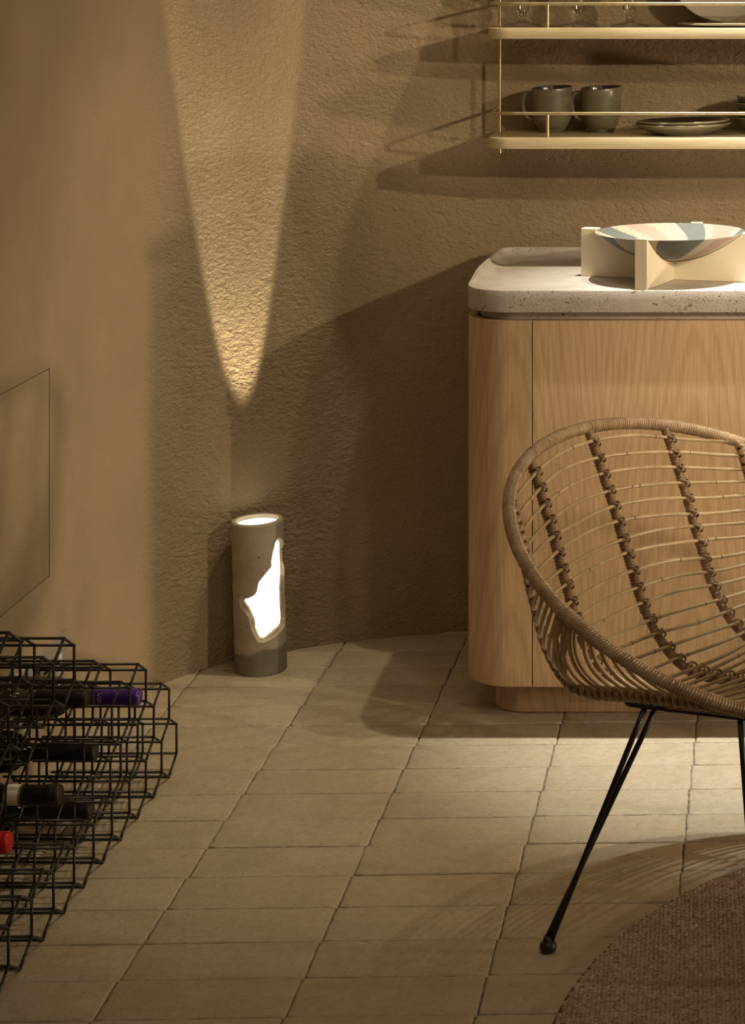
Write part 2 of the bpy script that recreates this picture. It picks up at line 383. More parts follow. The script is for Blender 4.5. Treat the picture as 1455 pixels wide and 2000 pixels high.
# left wall with a cut-out for the access panel and the vent
def left_wall():
    ys = [-1.5, 3.25, 3.60, 3.735, 3.866, 3.90, 3.95]; zs = [-.02, .105, .222, .364, .779, CEIL]
    holes = {(1, 3), (2, 3), (3, 3), (3, 1), (4, 1)}   # (y cell, z cell)
    ys = [-1.5, 3.25, 3.62, 3.866, 3.945, 3.95]; zs = [-.02, .105, .222, .364, .779, CEIL]
    holes = {(1, 3), (2, 3), (2, 1), (3, 1)}
    mb = MB()
    for i in range(len(ys)-1):
        for j in range(len(zs)-1):
            if (i, j) in holes: continue
            y0, y1, z0, z1 = ys[i], ys[i+1], zs[j], zs[j+1]
            mb.add([(wallx(y0), y0, z0), (wallx(y1), y1, z0), (wallx(y1), y1, z1), (wallx(y0), y0, z1)], [(0, 1, 2, 3)])
    def reveal(y0, y1, z0, z1, d):
        c = [(wallx(y0), y0, z0), (wallx(y1), y1, z0), (wallx(y1), y1, z1), (wallx(y0), y0, z1)]
        b = [(x-d, y, z) for x, y, z in c]
        mb.add(c+b, [(0, 4, 5, 1), (1, 5, 6, 2), (2, 6, 7, 3), (3, 7, 4, 0), (4, 7, 6, 5)])
    reveal(3.25, 3.866, .364, .779, .03); reveal(3.62, 3.945, .105, .222, .05)
    mb.add([(wallx(-1.5)-.1, -1.5, -.02), (wallx(3.95)-.1, 3.95, -.02), (wallx(3.95)-.1, 3.95, CEIL), (wallx(-1.5)-.1, -1.5, CEIL)], [(3, 2, 1, 0)])
    return mb.build('wall_left', M['plaster_smooth'], smooth=False)
wl = tag(left_wall(), kind='structure')
def slab_on_wall(y0, y1, z0, z1, out, thick, bev):
    mb = MB(); prism(mb, [(y0, z0), (y1, z0), (y1, z1), (y0, z1)], 0, thick, bev)
    V = mb.v[0].copy(); y, z, d = V[:, 0], V[:, 1], V[:, 2]
    mb.v[0] = np.stack([-1.35-.02*y+out-thick+d, y, z], 1); return mb
g = .0022
ap = slab_on_wall(3.25+g, 3.866-g, .364+g, .779-g, -.0005, .018, .0012).build('access_panel', M['plaster_smooth'])
tag(ap, 'flush plastered access panel set in the left wall above the wine rack', 'panel')
vt = empty('wall_vent', (wallx(3.78), 3.78, .105))
tag(vt, 'grey metal vent cover low on the left wall behind the rack', 'vent')
def vpart(name, y0, y1, z0, z1, out, th, m):
    o = slab_on_wall(y0, y1, z0, z1, out, th, .0015).build(name, m); o.parent = vt
    o.matrix_parent_inverse = Matrix.Translation(-Vector(vt.location)); return o
vpart('back_plate', 3.625, 3.94, .109, .218, -.03, .006, M['steel'])
vpart('frame_top', 3.60, 3.955, .193, .232, .004, .010, M['steel'])
vpart('frame_side', 3.925, 3.955, .098, .193, .004, .010, M['steel'])
vpart('frame_bottom', 3.60, 3.925, .098, .112, .004, .010, M['steel'])
vpart('inner_edge', 3.915, 3.9245, .112, .193, .005, .03, M['steel_light'])
for k in range(4): vpart('louvre', 3.63, 3.91, .118+k*.019, .128+k*.019, -.008, .008, M['steel'])
# floor: grout bed and one object per tile
mb = MB(); box(mb, -1.6, 3.6, -1.6, 4.8, -.08, -.0045)
fl = tag(mb.build('floor', M['grout'], smooth=False), kind='structure')
# tiles that lie behind the camera or far right stay joined as one relief
O_ = np.array([-.99675, 4.52236]); UX = np.array([.28287, .008626]); UY = np.array([-.00018, -.117591])
def tile_mesh(i, j, seed, fine=True):
    rs = np.random.RandomState(seed)
    def edge(a, b, n, nx, ny):
        out = []
        ph = rs.rand()*6
        for k in range(n):
            t_ = k/n; w = rs.randn()*.00032-(.0010 if rs.rand() < .12 else 0)
            if k == 0: w = -.001-rs.rand()*.0015
            out.append((a[0]+(b[0]-a[0])*t_+nx*w, a[1]+(b[1]-a[1])*t_+ny*w))
        return out
    a0, b0 = .28287/2-.0007, .1176/2-.0009
    poly = edge((-a0, -b0), (a0, -b0), 16 if fine else 1, 0, -1)+edge((a0, -b0), (a0, b0), 8 if fine else 1, 1, 0)+\
        edge((a0, b0), (-a0, b0), 16 if fine else 1, 0, 1)+edge((-a0, b0), (-a0, -b0), 8 if fine else 1, -1, 0)
    P = np.array(poly); n = len(P); inn = P*np.array([1-.0045/a0, 1-.0045/b0])
    top = rs.randn(n)*.0002
    mid = P*np.array([1-.0014/a0, 1-.0014/b0])
    V = np.concatenate([np.c_[P, np.full(n, -.006)], np.c_[P, -.0022+rs.randn(n)*.0003], np.c_[mid, -.0007+top], np.c_[inn, np.zeros(n)]])
    m2 = MB(); m2.add(V, [f[::-1] for f in grid_faces(4, n, False, True)]+[tuple(3*n+k for k in range(n))])
    return m2.mesh('tile', M['tile'], True)
tmesh = [tile_mesh(0, 0, 100+k) for k in range(40)]
rot = math.atan2(UX[1], UX[0]); ntile = 0
def inside(c):
    # keep a tile if any part is on the room side of the wall
    x, y = c
    if x > 3.6 or y < -1.4: return False
    yy = np.interp(max(x+.1, -1.43), cur[:, 0], cur[:, 1])
    return y-.06 < yy and x+.14 > -1.43
far = MB()
for j in range(-3, 52):
    for i in range(-3, 17):
        c = O_+UX*(i+.5)+UY*(j+.5)
        if not inside(c): continue
        near = (-2 <= i < 6 and j < 22)
        if near:
            o = bpy.data.objects.new('tile', tmesh[RS.randint(40)]); COL.objects.link(o); o.parent = fl
            o.location = (c[0]+RS.randn()*.0003, c[1]+RS.randn()*.0004, RS.randn()*.0004)
            o.rotation_euler = (RS.randn()*.0012, RS.randn()*.0008, rot+(PI if RS.rand() < .5 else 0)+RS.randn()*.0012)
            ntile += 1
        else:
            a0, b0 = .1399, .0573
            m4 = MB(); prism(m4, [(-a0, -b0), (a0, -b0), (a0, b0), (-a0, b0)], -.006, 0, .002, 1)
            far.add(m4.v[0]+np.array([c[0], c[1], 0]), m4.f)
tag(far.build('tile_field', M['tile'], fl, smooth=False), kind='stuff')
mb = MB(); box(mb, -1.6, 3.6, -1.6, 4.8, CEIL, CEIL+.1); tag(mb.build('ceiling', M['plaster_smooth'], smooth=False), kind='structure')
mb = MB(); box(mb, 3.5, 3.6, -1.6, 4.8, -.02, CEIL); tag(mb.build('wall_right', M['plaster_smooth'], smooth=False), kind='structure')
mb = MB(); box(mb, -1.6, 3.6, -1.6, -1.5, -.02, CEIL); tag(mb.build('wall_front', M['plaster_smooth'], smooth=False), kind='structure')

# ------------------------------------------------------------------ cabinet and travertine top
CX0, CX1, CY0, CY1 = -.638, 1.55, 4.05, 4.60
cab = empty('oak_cabinet', (.4, 4.3, 0)); tag(cab, 'low oak veneer cabinet with rounded corners under the stone worktop', 'cabinet')
inv = Matrix.Translation(-Vector(cab.location))
def cpart(mb, name, m, angle=35):
    o = mb.build(name, m, cab, angle=angle); o.matrix_parent_inverse = inv; return o
ZB, ZT = .0806, .843
# carcass (set back), rounded end panel, doors, plinth
def arc_panel(x0, y0, y1, xs, th, z0, z1):
    """outline: from the back along the left side, round the corner to seam xs, and back inside"""
    r = .10; out = [(x0, y1), (x0, y0+r)]
    for k in range(1, 13):
        a = PI+k/12*PI/2; out.append((x0+r+r*math.cos(a), y0+r+r*math.sin(a)))
    out.append((xs, y0)); out.append((xs, y0+th))
    for k in range(13):
        a = 1.5*PI-k/12*PI/2; out.append((x0+r+(r-th)*math.cos(a), y0+r+(r-th)*math.sin(a)))
    out.append((x0+th, y1)); m_ = MB(); prism(m_, out, z0, z1, .0012, 1); return m_
XS = -.4905
cpart(arc_panel(CX0, CY0, CY1, XS-.001, .02, ZB, ZT), 'rounded_side_panel', M['oak'])
mb = MB(); prism(mb, rrect(CX0+.022, CX1-.022, CY0+.023, CY1, .08, 8, (.078, .078, 0, 0)), ZB+.002, ZT-.002); cpart(mb, 'carcass', M['void'])
xs = [XS+.001, .18, .85, CX1-.15]
for a, b in zip(xs[:-1], xs[1:]):
    mb = MB(); box(mb, a, b-.002, CY0, CY0+.02, ZB, ZT, .0012); cpart(mb, 'door', M['oak'])
m_ = arc_panel(0, CY0, CY1, .147, .02, ZB, ZT); m_.v[0][:, 0] = CX1-m_.v[0][:, 0]; m_.f = [f[::-1] for f in m_.f]
cpart(m_, 'rounded_side_panel', M['oak'])
mb = MB(); prism(mb, rrect(-.586, 1.49, 4.125, 4.6, .06, 10, (.065, .065, 0, 0)), 0.001, ZB+.004, .001, 1); cpart(mb, 'plinth', M['oak'])

def counter():
    mb = MB()
    x0, x1, y0, y1 = -.6375, 1.56, 4.040, 4.622; r = .10
    zb, zf = .861, .9075
    # outline with many points; top surface a grid of radial rings with a cove lip on left, right and back
    out = rrect(x0, x1, y0, y1, r, 14, (r, r, .04, .04))
    P = []
    for k in range(len(out)):
        a = np.array(out[k]); b = np.array(out[(k+1) % len(out)]); n = max(1, int(np.linalg.norm(b-a)/.03))
        for t_ in range(n): P.append(a+(b-a)*t_/n)
    P = np.array(P); n = len(P)
    e = np.roll(P, -1, 0)-np.roll(P, 1, 0); e /= np.linalg.norm(e, axis=1)[:, None]; nr = np.stack([e[:, 1], -e[:, 0]], 1)
    def lip(p):      # lip height fades out along the sides toward the front edge
        t_ = np.clip((p[:, 1]-4.09)/.20, 0, 1); return .0185*t_*t_*(3-2*t_)
    L = lip(P)
    rings = [(P-nr*.004, np.full(n, zb)), (P-nr*.001, np.full(n, zb+.001)), (P, np.full(n, zb+.004)), (P, zf+L-.003), (P-nr*.0012, zf+L-.0006), (P-nr*.003, zf+L)]
    rim = .008
    for k in range(8):
        a = k/7*PI/2; rc = .036
        Q = P-nr*(rim+rc*(1-math.cos(a)))
        rings.append((Q, zf+L*(1-math.sin(a))))
    V = np.concatenate([np.c_[q, z] for q, z in rings]); F = [f[::-1] for f in grid_faces(len(rings), n, False, True)]
    F.append(tuple((len(rings)-1)*n+i for i in range(n))); F.append(tuple(range(n))[::-1])
    mb.add(V, F)
    return mb
ct = empty('stone_worktop', (.4, 4.3, .843)); tag(ct, 'thick pale travertine worktop with raised coved back edge on the oak cabinet', 'worktop')
o = counter().build('stone_slab', M['stone'], ct, angle=40); o.matrix_parent_inverse = Matrix.Translation(-Vector(ct.location))
mb = MB(); prism(mb, rrect(-.612, 1.535, 4.062, 4.60, .08, 10, (.085, .085, 0, 0)), .8435, .862, .0012, 1)
o = mb.build('recessed_lower_slab', M['stone'], ct, angle=40); o.matrix_parent_inverse = Matrix.Translation(-Vector(ct.location))

# ------------------------------------------------------------------ bowl on its cross stand
BC = np.array([-.212, 4.213]); BR = .1635; BZR = 1.0095; BZB = .948
def bowl_z(r, inner):
    t_ = np.clip(r/BR, 0, 1); d = BZR-BZB
    return BZB+d*(t_**2.1)+(.008*(1-t_**6) if inner else 0)
bs = empty('bowl_stand', (BC[0], BC[1], .9075)); tag(bs, 'cream cross-shaped stand of two slotted boards on the worktop', 'stand')
bang = math.radians(-15)
def board(half, th, ang, name, off=0):
    # board along local x, top edge scooped to follow the bowl
    pts = [(-half, 0), (half, 0)]; xs_ = np.r_[half, BR+.0012, np.linspace(BR+.0008, -BR-.0008, 41), -BR-.0012, -half]; z0 = .9078
    topz = []
    for x in xs_:
        z = 1.0125 if abs(x) > BR+.001 else float(bowl_z(abs(x)+.002, False))-.0012
        topz.append(min(z, 1.0125))
    poly = pts+[(x, z-z0) for x, z in zip(xs_, topz)]
    # insert the step at the rim
    m_ = MB(); prism(m_, poly, -th/2, th/2, .0011, 1)
    V = m_.v[0]; X, Z, Y = V[:, 0], V[:, 1], V[:, 2]
    c, s = math.cos(ang), math.sin(ang)
    m_.v[0] = np.stack([X*c-Y*s, X*s+Y*c, Z+.0003], 1); m_.f = [f[::-1] for f in m_.f]
    return m_.build(name, M['stand'], bs, angle=30)
board(.200, .028, bang, 'long_board')
board(.1705, .0279, bang+PI/2+math.radians(-3), 'cross_board')
def m_shards(name, tb, swirl):
    # flush inlay of stone shards: flat colour fields by direction and radius
    t = NT(name); p = t.coord(True); sp_ = t.n('ShaderNodeSeparateXYZ'); t.l(p, sp_.inputs[0])
    ang = t.math('MULTIPLY', t.math('ARCTAN2', sp_.outputs[1], sp_.outputs[0]), 180/PI)
    r = t.math('DIVIDE', t.math('SQRT', t.math('ADD', t.math('MULTIPLY', sp_.outputs[0], sp_.outputs[0]), t.math('MULTIPLY', sp_.outputs[1], sp_.outputs[1]))), BR)
    wob = t.math('MULTIPLY', t.math('SUBTRACT', t.noise(p, 9, 1, .5), .5), 14)
    tw = t.math('MULTIPLY', t.math('SINE', t.math('ADD', t.math('MULTIPLY', r, 3), .6)), 18) if swirl else t.math('MULTIPLY', t.math('SUBTRACT', 1, r), 22)
    u_ = t.math('DIVIDE', t.math('FLOORED_MODULO', t.math('ADD', t.math('ADD', ang, tw), wob), 360), 360)
    cols = {0: (.40, .355, .27), 1: (.37, .335, .255), 2: (.36, .235, .18), 3: (.105, .115, .11)}
    st = []; prev = 0
    for lim, k in tb: st.append((prev/360, k)); prev = lim
    c = t.ramp(u_, [(q, cols[k]) for q, k in st], 'CONSTANT'); sm = t.ramp(u_, [(q, (1,)*3 if k == 1 else (0,)*3) for q, k in st], 'CONSTANT')
    spk = t.math('MULTIPLY', t.ramp(t.noise(p, 210, 1, .5), [(.62, (0,)*3), (.66, (1,)*3)]), sm)
    c = t.mix(spk, c, (.16, .12, .08))
    if not swirl: c = t.mix(t.ramp(r, [(.42, (1,)*3), (.43, (0,)*3)]), c, cols[0])
    c = t.mix(t.math('MULTIPLY', t.noise(p, 40, 4, .6), .25), c, (.30, .26, .20))
    return t.out(c, .6, t.bump(t.noise(p, 240, 4, .6), .3, .0008), Specular_IOR_Level=.25)
M['bowl_in'] = m_shards('bowl_inlay_inside', [(10, 3), (20, 0), (50, 2), (60, 1), (84, 3), (106, 1), (124, 2), (138, 1), (164, 3), (174, 0), (198, 2), (214, 3), (236, 0), (258, 1), (278, 2), (300, 3), (322, 1), (345, 0), (361, 3)], True)
M['bowl_out'] = m_shards('bowl_inlay_outside', [(20, 1), (48, 3), (80, 0), (110, 2), (140, 3), (170, 0), (196, 2), (206, 0), (226, 3), (247, 0), (262, 0), (300, 3), (312, 0), (331, 2), (361, 0)], False)
mb = MB(); rr_ = np.linspace(.02, 1, 40)*BR
lathe(mb, [(r, bowl_z(r, False)-BZB) for r in rr_]+[(BR-.0006, BZR-BZB+.0006)], 160, mi=0)
mb.add([(.02*BR*math.cos(k/160*2*PI), .02*BR*math.sin(k/160*2*PI), bowl_z(.02*BR, False)-BZB) for k in range(160)], [tuple(range(160))[::-1]], 0)
lathe(mb, [(BR-.0006, BZR-BZB+.0006)]+[(r-.0012, bowl_z(r, True)-BZB) for r in rr_[::-1]]+[(.0001, bowl_z(0, True)-BZB)], 160, mi=1)
me = mb.mesh('bowl', [M['bowl_out'], M['bowl_in']])
bw = bpy.data.objects.new('mosaic_bowl', me); COL.objects.link(bw); bw.location = (BC[0], BC[1], BZB)
tag(bw, 'shallow cream bowl with pink and blue-grey shard inlay on the cross stand', 'bowl')

# ------------------------------------------------------------------ wall shelf
SH = empty('wall_shelf', (.4, 4.66, 1.15)); tag(SH, 'two-tier pale oak wall shelf with brass rods and gallery rails', 'shelf')
sinv = Matrix.Translation(-Vector(SH.location))
def spart(mb, name, m, angle=40, parent=None):
    o = mb.build(name, m, parent or SH, angle=angle); o.matrix_parent_inverse = sinv if parent is None else Matrix.Identity(4); return o
SX1 = 1.45
ZL, ZU = 1.2008, 1.4487
for zt in (ZL, ZU, ZU+.36):
    out = [(-.650, 4.668), (-.6365, 4.44)]
    r = .055
    for k in range(1, 13):
        a = PI+k/12*PI/2; out.append((-.6365+r+r*math.cos(a), 4.378+r+r*math.sin(a)))
    out += [(SX1, 4.378), (SX1, 4.668)]
    mb = MB(); prism(mb, out, zt-.0248, zt, .0022, 2); spart(mb, 'shelf_board', M['shelf_oak'])
for x in (-.6345, .4, 1.4):
    mb = MB(); tube(mb, [(x, 4.604, 1.150), (x, 4.604, 2.2)], .0037, 14); spart(mb, 'upright_rod', M['brass'])
for zt in (ZL, ZU):
    zr = zt+.0545; P = [(-.640, 4.668, zr), (-.633, 4.50, zr)]
    r = .062
    for k in range(0, 13):
        a = PI+k/12*PI/2; P.append((-.629+r+r*math.cos(a), 4.392+r+r*math.sin(a), zr))
    P.append((SX1-.02, 4.392, zr)); P = np.array(P)
    mb = MB(); tube(mb, P, .0037, 12); rail = spart(mb, 'gallery_rail', M['brass'])
    for x in (-.4975, .0, .5, 1.0):
        mb = MB(); tube(mb, [(x, 4.392, zt-.001), (x, 4.392, zr)], .0036, 12); o = spart(mb, 'rail_post', M['brass'], parent=rail)

def mug(loc, label):
    e = empty('stoneware_mug', loc); tag(e, label, 'mug', 'stoneware mugs on the lower shelf')
    R0 = .0475; h = .106
    prof = [(0, .002), (.026, .002), (.0275, 0), (.0295, .001), (.030, .006), (.034, .012), (.0405, .022), (.0445, .034), (.0462, .05), (.0468, .075), (.0478, .098), (.0482, h-.002), (.0475, h), (.0462, h-.001)]
    def fn(V):
        V = V.copy(); k = np.clip(V[..., 2]/h, 0, 1)**2
        V[..., 2] += k*(.05*V[..., 0]+.06*V[..., 1]); return V
    mb = MB(); lathe(mb, prof, 56, fn=fn); mb.build('cup', M['stoneware'], e)
    mb = MB(); lathe(mb, [(.0462, h-.001), (.0448, h-.006), (.0435, .06), (.0415, .03), (.034, .012), (.018, .008), (0, .007)], 56, fn=fn); mb.build('inner_glaze', M['stoneware_dark'], e)
    P = catmull([(-.043, 0, .090), (-.058, 0, .0915), (-.0665, 0, .084), (-.068, 0, .062), (-.063, 0, .042), (-.052, 0, .031), (-.039, 0, .031)], 6)
    th = np.linspace(0, 2*PI, 12, endpoint=False)
    rr = np.array([[.0046*(1+.35*abs(math.sin(a))) for a in th]]*len(P))
    mb = MB(); tube(mb, P, rr, 12); mb.build('handle', M['stoneware'], e)
    return e
mug((-.509, 4.585, ZL), 'dark olive stoneware mug nearest the left end of the lower shelf')
mug((-.3935, 4.585, ZL), 'dark olive stoneware mug standing beside the small plates')

def plate(loc, R, label, group=None, tilt=(0, 0), mat='stoneware', hgt=.02, name='stoneware_plate'):
    e = empty(name, loc); tag(e, label, 'plate', group); e.rotation_euler = (tilt[0], tilt[1], 0)
    prof = [(0, .0015), (R*.5, .0015), (R*.52, 0), (R*.55, .0005), (R*.72, hgt*.35), (R*.9, hgt*.7), (R, hgt), (R, hgt+.003), (R*.985, hgt+.0035)]
    mb = MB(); lathe(mb, prof, 72); mb.build('dish', M[mat], e)
    mb = MB(); lathe(mb, [(R*.985, hgt+.0035), (R*.96, hgt+.001), (R*.7, hgt*.55), (R*.5, .005), (0, .0045)], 72); mb.build('well', M['stoneware_dark'] if mat == 'stoneware' else M['silver_plate'], e)
    mb = MB(); tube(mb, [(R*math.cos(a)*.993, R*math.sin(a)*.993, hgt+.0028) for a in np.linspace(0, 2*PI, 72, endpoint=False)], .0014, 6, closed=True); mb.build('rim', M['plate_rim'], e)
    return e
plate((-.197, 4.502, ZL), .110, 'lower dark stoneware plate of the pair beside the mugs', 'dark plates on the lower shelf', (.008, -.012), hgt=.023)
plate((-.197, 4.502, ZL+.0075), .108, 'upper dark stoneware plate of the pair beside the mugs', 'dark plates on the lower shelf', (.008, -.02), hgt=.023)
def cup_bowl(loc, R, h, label):
    e = empty('stoneware_bowl', loc); tag(e, label, 'bowl', 'stacked dark bowls at the right of the shelf')
    mb = MB(); lathe(mb, [(0, .002), (R*.45, .002), (R*.5, 0), (R*.6, .004), (R*.88, h*.45), (R*.97, h*.8), (R, h), (R*.99, h+.002), (R*.96, h), (R*.9, h*.55), (R*.6, .01), (0, .007)], 56); mb.build('body', M['stoneware'], e)
    mb = MB(); tube(mb, [(R*math.cos(a)*.985, R*math.sin(a)*.985, h+.001) for a in np.linspace(0, 2*PI, 56, endpoint=False)], .0016, 6, closed=True); mb.build('rim', M['plate_rim'], e)
    return e
bx_ = .0
for k, (dz, w) in enumerate(((0, 'bottom bowl'), (.017, 'second bowl from the bottom'), (.034, 'second bowl from the top'), (.051, 'topmost bowl'))):
    cup_bowl((bx_, 4.55, ZL+dz), .074 if k else .074, .035, w+' of the dark stack by the right edge')

def goblet(x, y, label):
    e = empty('glass_goblet', (x, y, ZU)); tag(e, label, 'glass', 'pressed glass goblets on the upper shelf')
    mb = MB(); lathe(mb, [(0, .0015), (.040, .0), (.0458, .0014), (.0458, .0042), (.0445, .0050), (.036, .0072), (.020, .010), (.011, .014), (.0075, .019), (.0105, .024), (.0075, .028), (0, .028)], 48); mb.build('foot', M['glass'], e)
    # faceted stem knob
    mb = MB(); nf = 8; prof = [(.0001, .0275), (.009, .030), (.0145, .040), (.0165, .052), (.013, .064), (.0085, .074), (.011, .079), (.0001, .080)]
    lathe(mb, prof, nf*2, fn=lambda V: V*np.where((np.arange(nf*2) % 2 == 0)[None, :, None], 1, np.array([.84, .84, 1]))); mb.build('faceted_stem', M['glass'], e, smooth=False)
    mb = MB(); lathe(mb, [(.0001, .079), (.012, .081), (.030, .093), (.040, .115), (.043, .15), (.042, .185), (.0408, .1852), (.0405, .18), (.0412, .15), (.038, .117), (.028, .097), (.01, .087), (.0001, .086)], 48); mb.build('cup', M['glass'], e)
    return e
goblet(-.571, 4.53, 'clear glass goblet nearest the left end of the upper shelf')
goblet(-.440, 4.53, 'clear glass goblet in the middle of the three on the shelf')
goblet(-.322, 4.53, 'clear glass goblet nearest the leaning pale plate')
# flat dish with a plate leaning on the wall above it
e = plate((-.085, 4.53, ZU), .125, 'flat pale dish lying under the leaning plate on the upper shelf', None, (0, 0), 'silver_plate', .006, 'pale_dish')
e = plate((-.108, 4.565, ZU+.1335), .123, 'round pale plate leaning upright against the wall on the upper shelf', None, (0, 0), 'silver_plate', .02, 'pale_plate')
e.rotation_euler = (math.radians(76), 0, 0); e.location = (-.108, 4.602, ZU+.0065+.1215)

# ------------------------------------------------------------------ floor lamp: concrete tube with a broken opening
LX, LY, LR, LH = -1.146, 4.398, .0572, .337
lp = empty('concrete_floor_lamp', (LX, LY, .0008)); tag(lp, 'cylindrical concrete floor lamp with jagged glowing opening near the curved wall', 'lamp')
lp.rotation_euler = (0, -.026, 0)
# outline of the hole, in (angle around the tube, height); angle 0 faces the camera, + to the right
hole_px = [(547, 1049), (541, 1058), (536, 1078), (533, 1096), (534, 1104), (524, 1115), (510, 1131), (497, 1151), (477, 1156), (471, 1163), (472, 1176), (480, 1187), (488, 1196),
           (492, 1210), (494, 1222), (502, 1238), (507, 1249), (520, 1252), (532, 1247), (548, 1239), (559, 1226), (563, 1210), (562, 1180), (560, 1150), (560, 1127), (557, 1117), (560, 1105), (561, 1080), (559, 1062), (552, 1052)]
hp = []; beyond = {(559, 1062): 1.50, (561, 1080): 1.95, (560, 1105): 1.95, (557, 1117): 1.62, (560, 1127): 1.40, (560, 1150): 1.36, (562, 1180): 1.42, (563, 1210): 1.42, (559, 1226): 1.28}
for x, y in hole_px:
    cxp = 506+(y-1016)*.026; u_ = max(-.96, min(.985, (x-cxp)/50.5)); hp.append((beyond.get((x, y), math.asin(u_)), (1312-y)/(1312-1016)*LH-.006+.012*math.sqrt(1-u_*u_)))
hp = np.array(hp)
AZ = math.atan2(-LY, -LX)     # direction from lamp to camera
def lamp_shell():
    nu, nz = 240, 150
    def inside_poly(a, z):
        c = False; n = len(hp); j = n-1
        for i in range(n):
            (xi, yi), (xj, yj) = hp[i], hp[j]
            if (yi > z) != (yj > z) and a < (xj-xi)*(z-yi)/(yj-yi)+xi: c = not c
            j = i
        return c
    def nearest(a, z):
        best = None; n = len(hp)
        for i in range(n):
            A = hp[i]*[LR, 1]; B = hp[(i+1) % n]*[LR, 1]; p_ = np.array([a*LR, z]); d = B-A
            t_ = np.clip(((p_-A)@d)/(d@d+1e-12), 0, 1); q = A+d*t_; dd = np.hypot(*(p_-q))
            if best is None or dd < best[0]: best = (dd, q[0]/LR, q[1])
        return best
    A = np.linspace(-PI, PI, nu, endpoint=False); Z = np.linspace(0, LH, nz)
    keep = np.ones((nu, nz), bool); AA = np.repeat(A[:, None], nz, 1); ZZ = np.repeat(Z[None], nu, 0)
    da, dz = A[1]-A[0], Z[1]-Z[0]
    ins = np.array([[inside_poly(a, z) for z in Z] for a in A])
    # snap vertices close to the outline onto it
    edge = np.zeros_like(ins)
    for i in range(nu):
        for j in range(nz):
            i2, j2 = (i+1) % nu, min(j+1, nz-1); i0, j0 = i-1, max(j-1, 0)
            if ins[i, j] and not (ins[i2, j] and ins[i0, j] and ins[i, j2] and ins[i, j0]):
                d, a, z = nearest(A[i], Z[j]); AA[i, j] = a; ZZ[i, j] = z; edge[i, j] = True
    use = (~ins) | edge
    th = AZ+AA          # +angle = to the right in the picture
    Ro, Ri = LR, LR-.0098
    def xyz(R, chip=0): return np.stack([R*np.cos(th), R*np.sin(th), ZZ], -1)
    out = xyz(Ro); 
    bev = np.clip((ZZ-(LH-.003))/.003, 0, 1); out[..., :2] *= (1-bev*.03)[..., None]
    # the broken edge widens outwards: inner wall hole is smaller, sloping chipped faces
    cen = np.array([.55, .125])
    inn_th = th.copy(); inn_z = ZZ.copy()
    rs = np.random.RandomState(3)
    k = .018+.0*rs.rand(*ZZ.shape)
    s_ = np.where(edge, 1, 0)
    def hash_(a, z): return .5+.5*np.sin(a*17+z*190)*np.cos(a*9-z*130)
    low = np.clip((.205-ZZ)/.02, 0, 1)
    amt = 0*s_
    inn_a = AA+(cen[0]-AA)*amt*1.3; inn_z = ZZ+(cen[1]-ZZ)*amt*.8
    inn = np.stack([Ri*np.cos(AZ+inn_a), Ri*np.sin(AZ+inn_a), inn_z], -1)
    bands = {}
    shell = MB(); base = MB(); chip = MB()
    idx = lambda i, j: i*nz+j
    Fo = []; Fb = []; Fi = []; ec = {}
    darkline = lambda a: .058+.006*math.sin(a*2+1)+.010*math.sin(a+.6)
    for i in range(nu):
        for j in range(nz-1):
            q = [(i, j), ((i+1) % nu, j), ((i+1) % nu, j+1), (i, j+1)]
            if all(use[p_] for p_ in q) and not all(edge[p_] for p_ in q):
                f = tuple(idx(*p_) for p_ in q)
                Fo.append(f)
                Fi.append(f[::-1])
                for a_, b_2 in zip(q, q[1:]+q[:1]): ec[(a_, b_2)] = ec.get((a_, b_2), 0)+1
    V = out.reshape(-1, 3); VI = inn.reshape(-1, 3)
    Fe = []
    n0 = nu*nz
    for (a_, b_2) in ec:
        if (b_2, a_) not in ec:
            if a_[1] == b_2[1] and a_[1] in (0, nz-1): Fo.append((idx(*b_2), idx(*a_), idx(*a_)+n0, idx(*b_2)+n0))
            else: Fe.append((idx(*b_2), idx(*a_), idx(*a_)+n0, idx(*b_2)+n0))
    Fi = [tuple(x+n0 for x in f) for f in Fi]
    VV = np.concatenate([V, VI])
    def sub(Fs):
        ids = sorted({x for f in Fs for x in f}); mp_ = {x: k_ for k_, x in enumerate(ids)}
        m_ = MB(); m_.add(VV[ids], [tuple(mp_[x] for x in f) for f in Fs]); return m_
    # orientation: q order is counter-clockwise seen from outside
    o1 = sub(Fo+[tuple(x-n0 for x in f) if False else f for f in Fi]).build('concrete_tube', M['concrete'], lp, angle=40)
    # chipped lip: a strip along the outline, slanting from the outer skin to the smaller inner opening
    D = []; m_ = len(hp)
    for i in range(m_):
        A_, B_ = hp[i], hp[(i+1) % m_]; n_ = max(2, int(np.hypot((B_[0]-A_[0])*LR, B_[1]-A_[1])/.0018))
        for k in range(n_): D.append(A_+(B_-A_)*k/n_)
    D = np.array(D); N_ = len(D); sm = D.copy()
    for _ in range(2): sm = (np.roll(sm, 1, 0)+sm*2+np.roll(sm, -1, 0))/4
    T_ = np.roll(sm, -1, 0)-np.roll(sm, 1, 0); T_[:, 0] *= LR; T_ /= np.linalg.norm(T_, axis=1)[:, None]
    area_ = 0.5*np.sum(sm[:, 0]*np.roll(sm[:, 1], -1)-np.roll(sm[:, 0], -1)*sm[:, 1]); sg = 1 if area_ > 0 else -1
    NI = np.stack([-T_[:, 1], T_[:, 0]], 1)*sg            # inward normal in (arc length, height)
    for _ in range(6): NI = (np.roll(NI, 1, 0)+NI*2+np.roll(NI, -1, 0))/4
    lowm = np.clip((.212-sm[:, 1])/.03, 0, 1); rs2 = np.random.RandomState(11)
    nz_ = np.interp(np.arange(N_), np.linspace(0, N_, 40), np.r_[rs2.rand(39), .5]); nz2 = np.interp(np.arange(N_), np.linspace(0, N_, 90), rs2.rand(90))
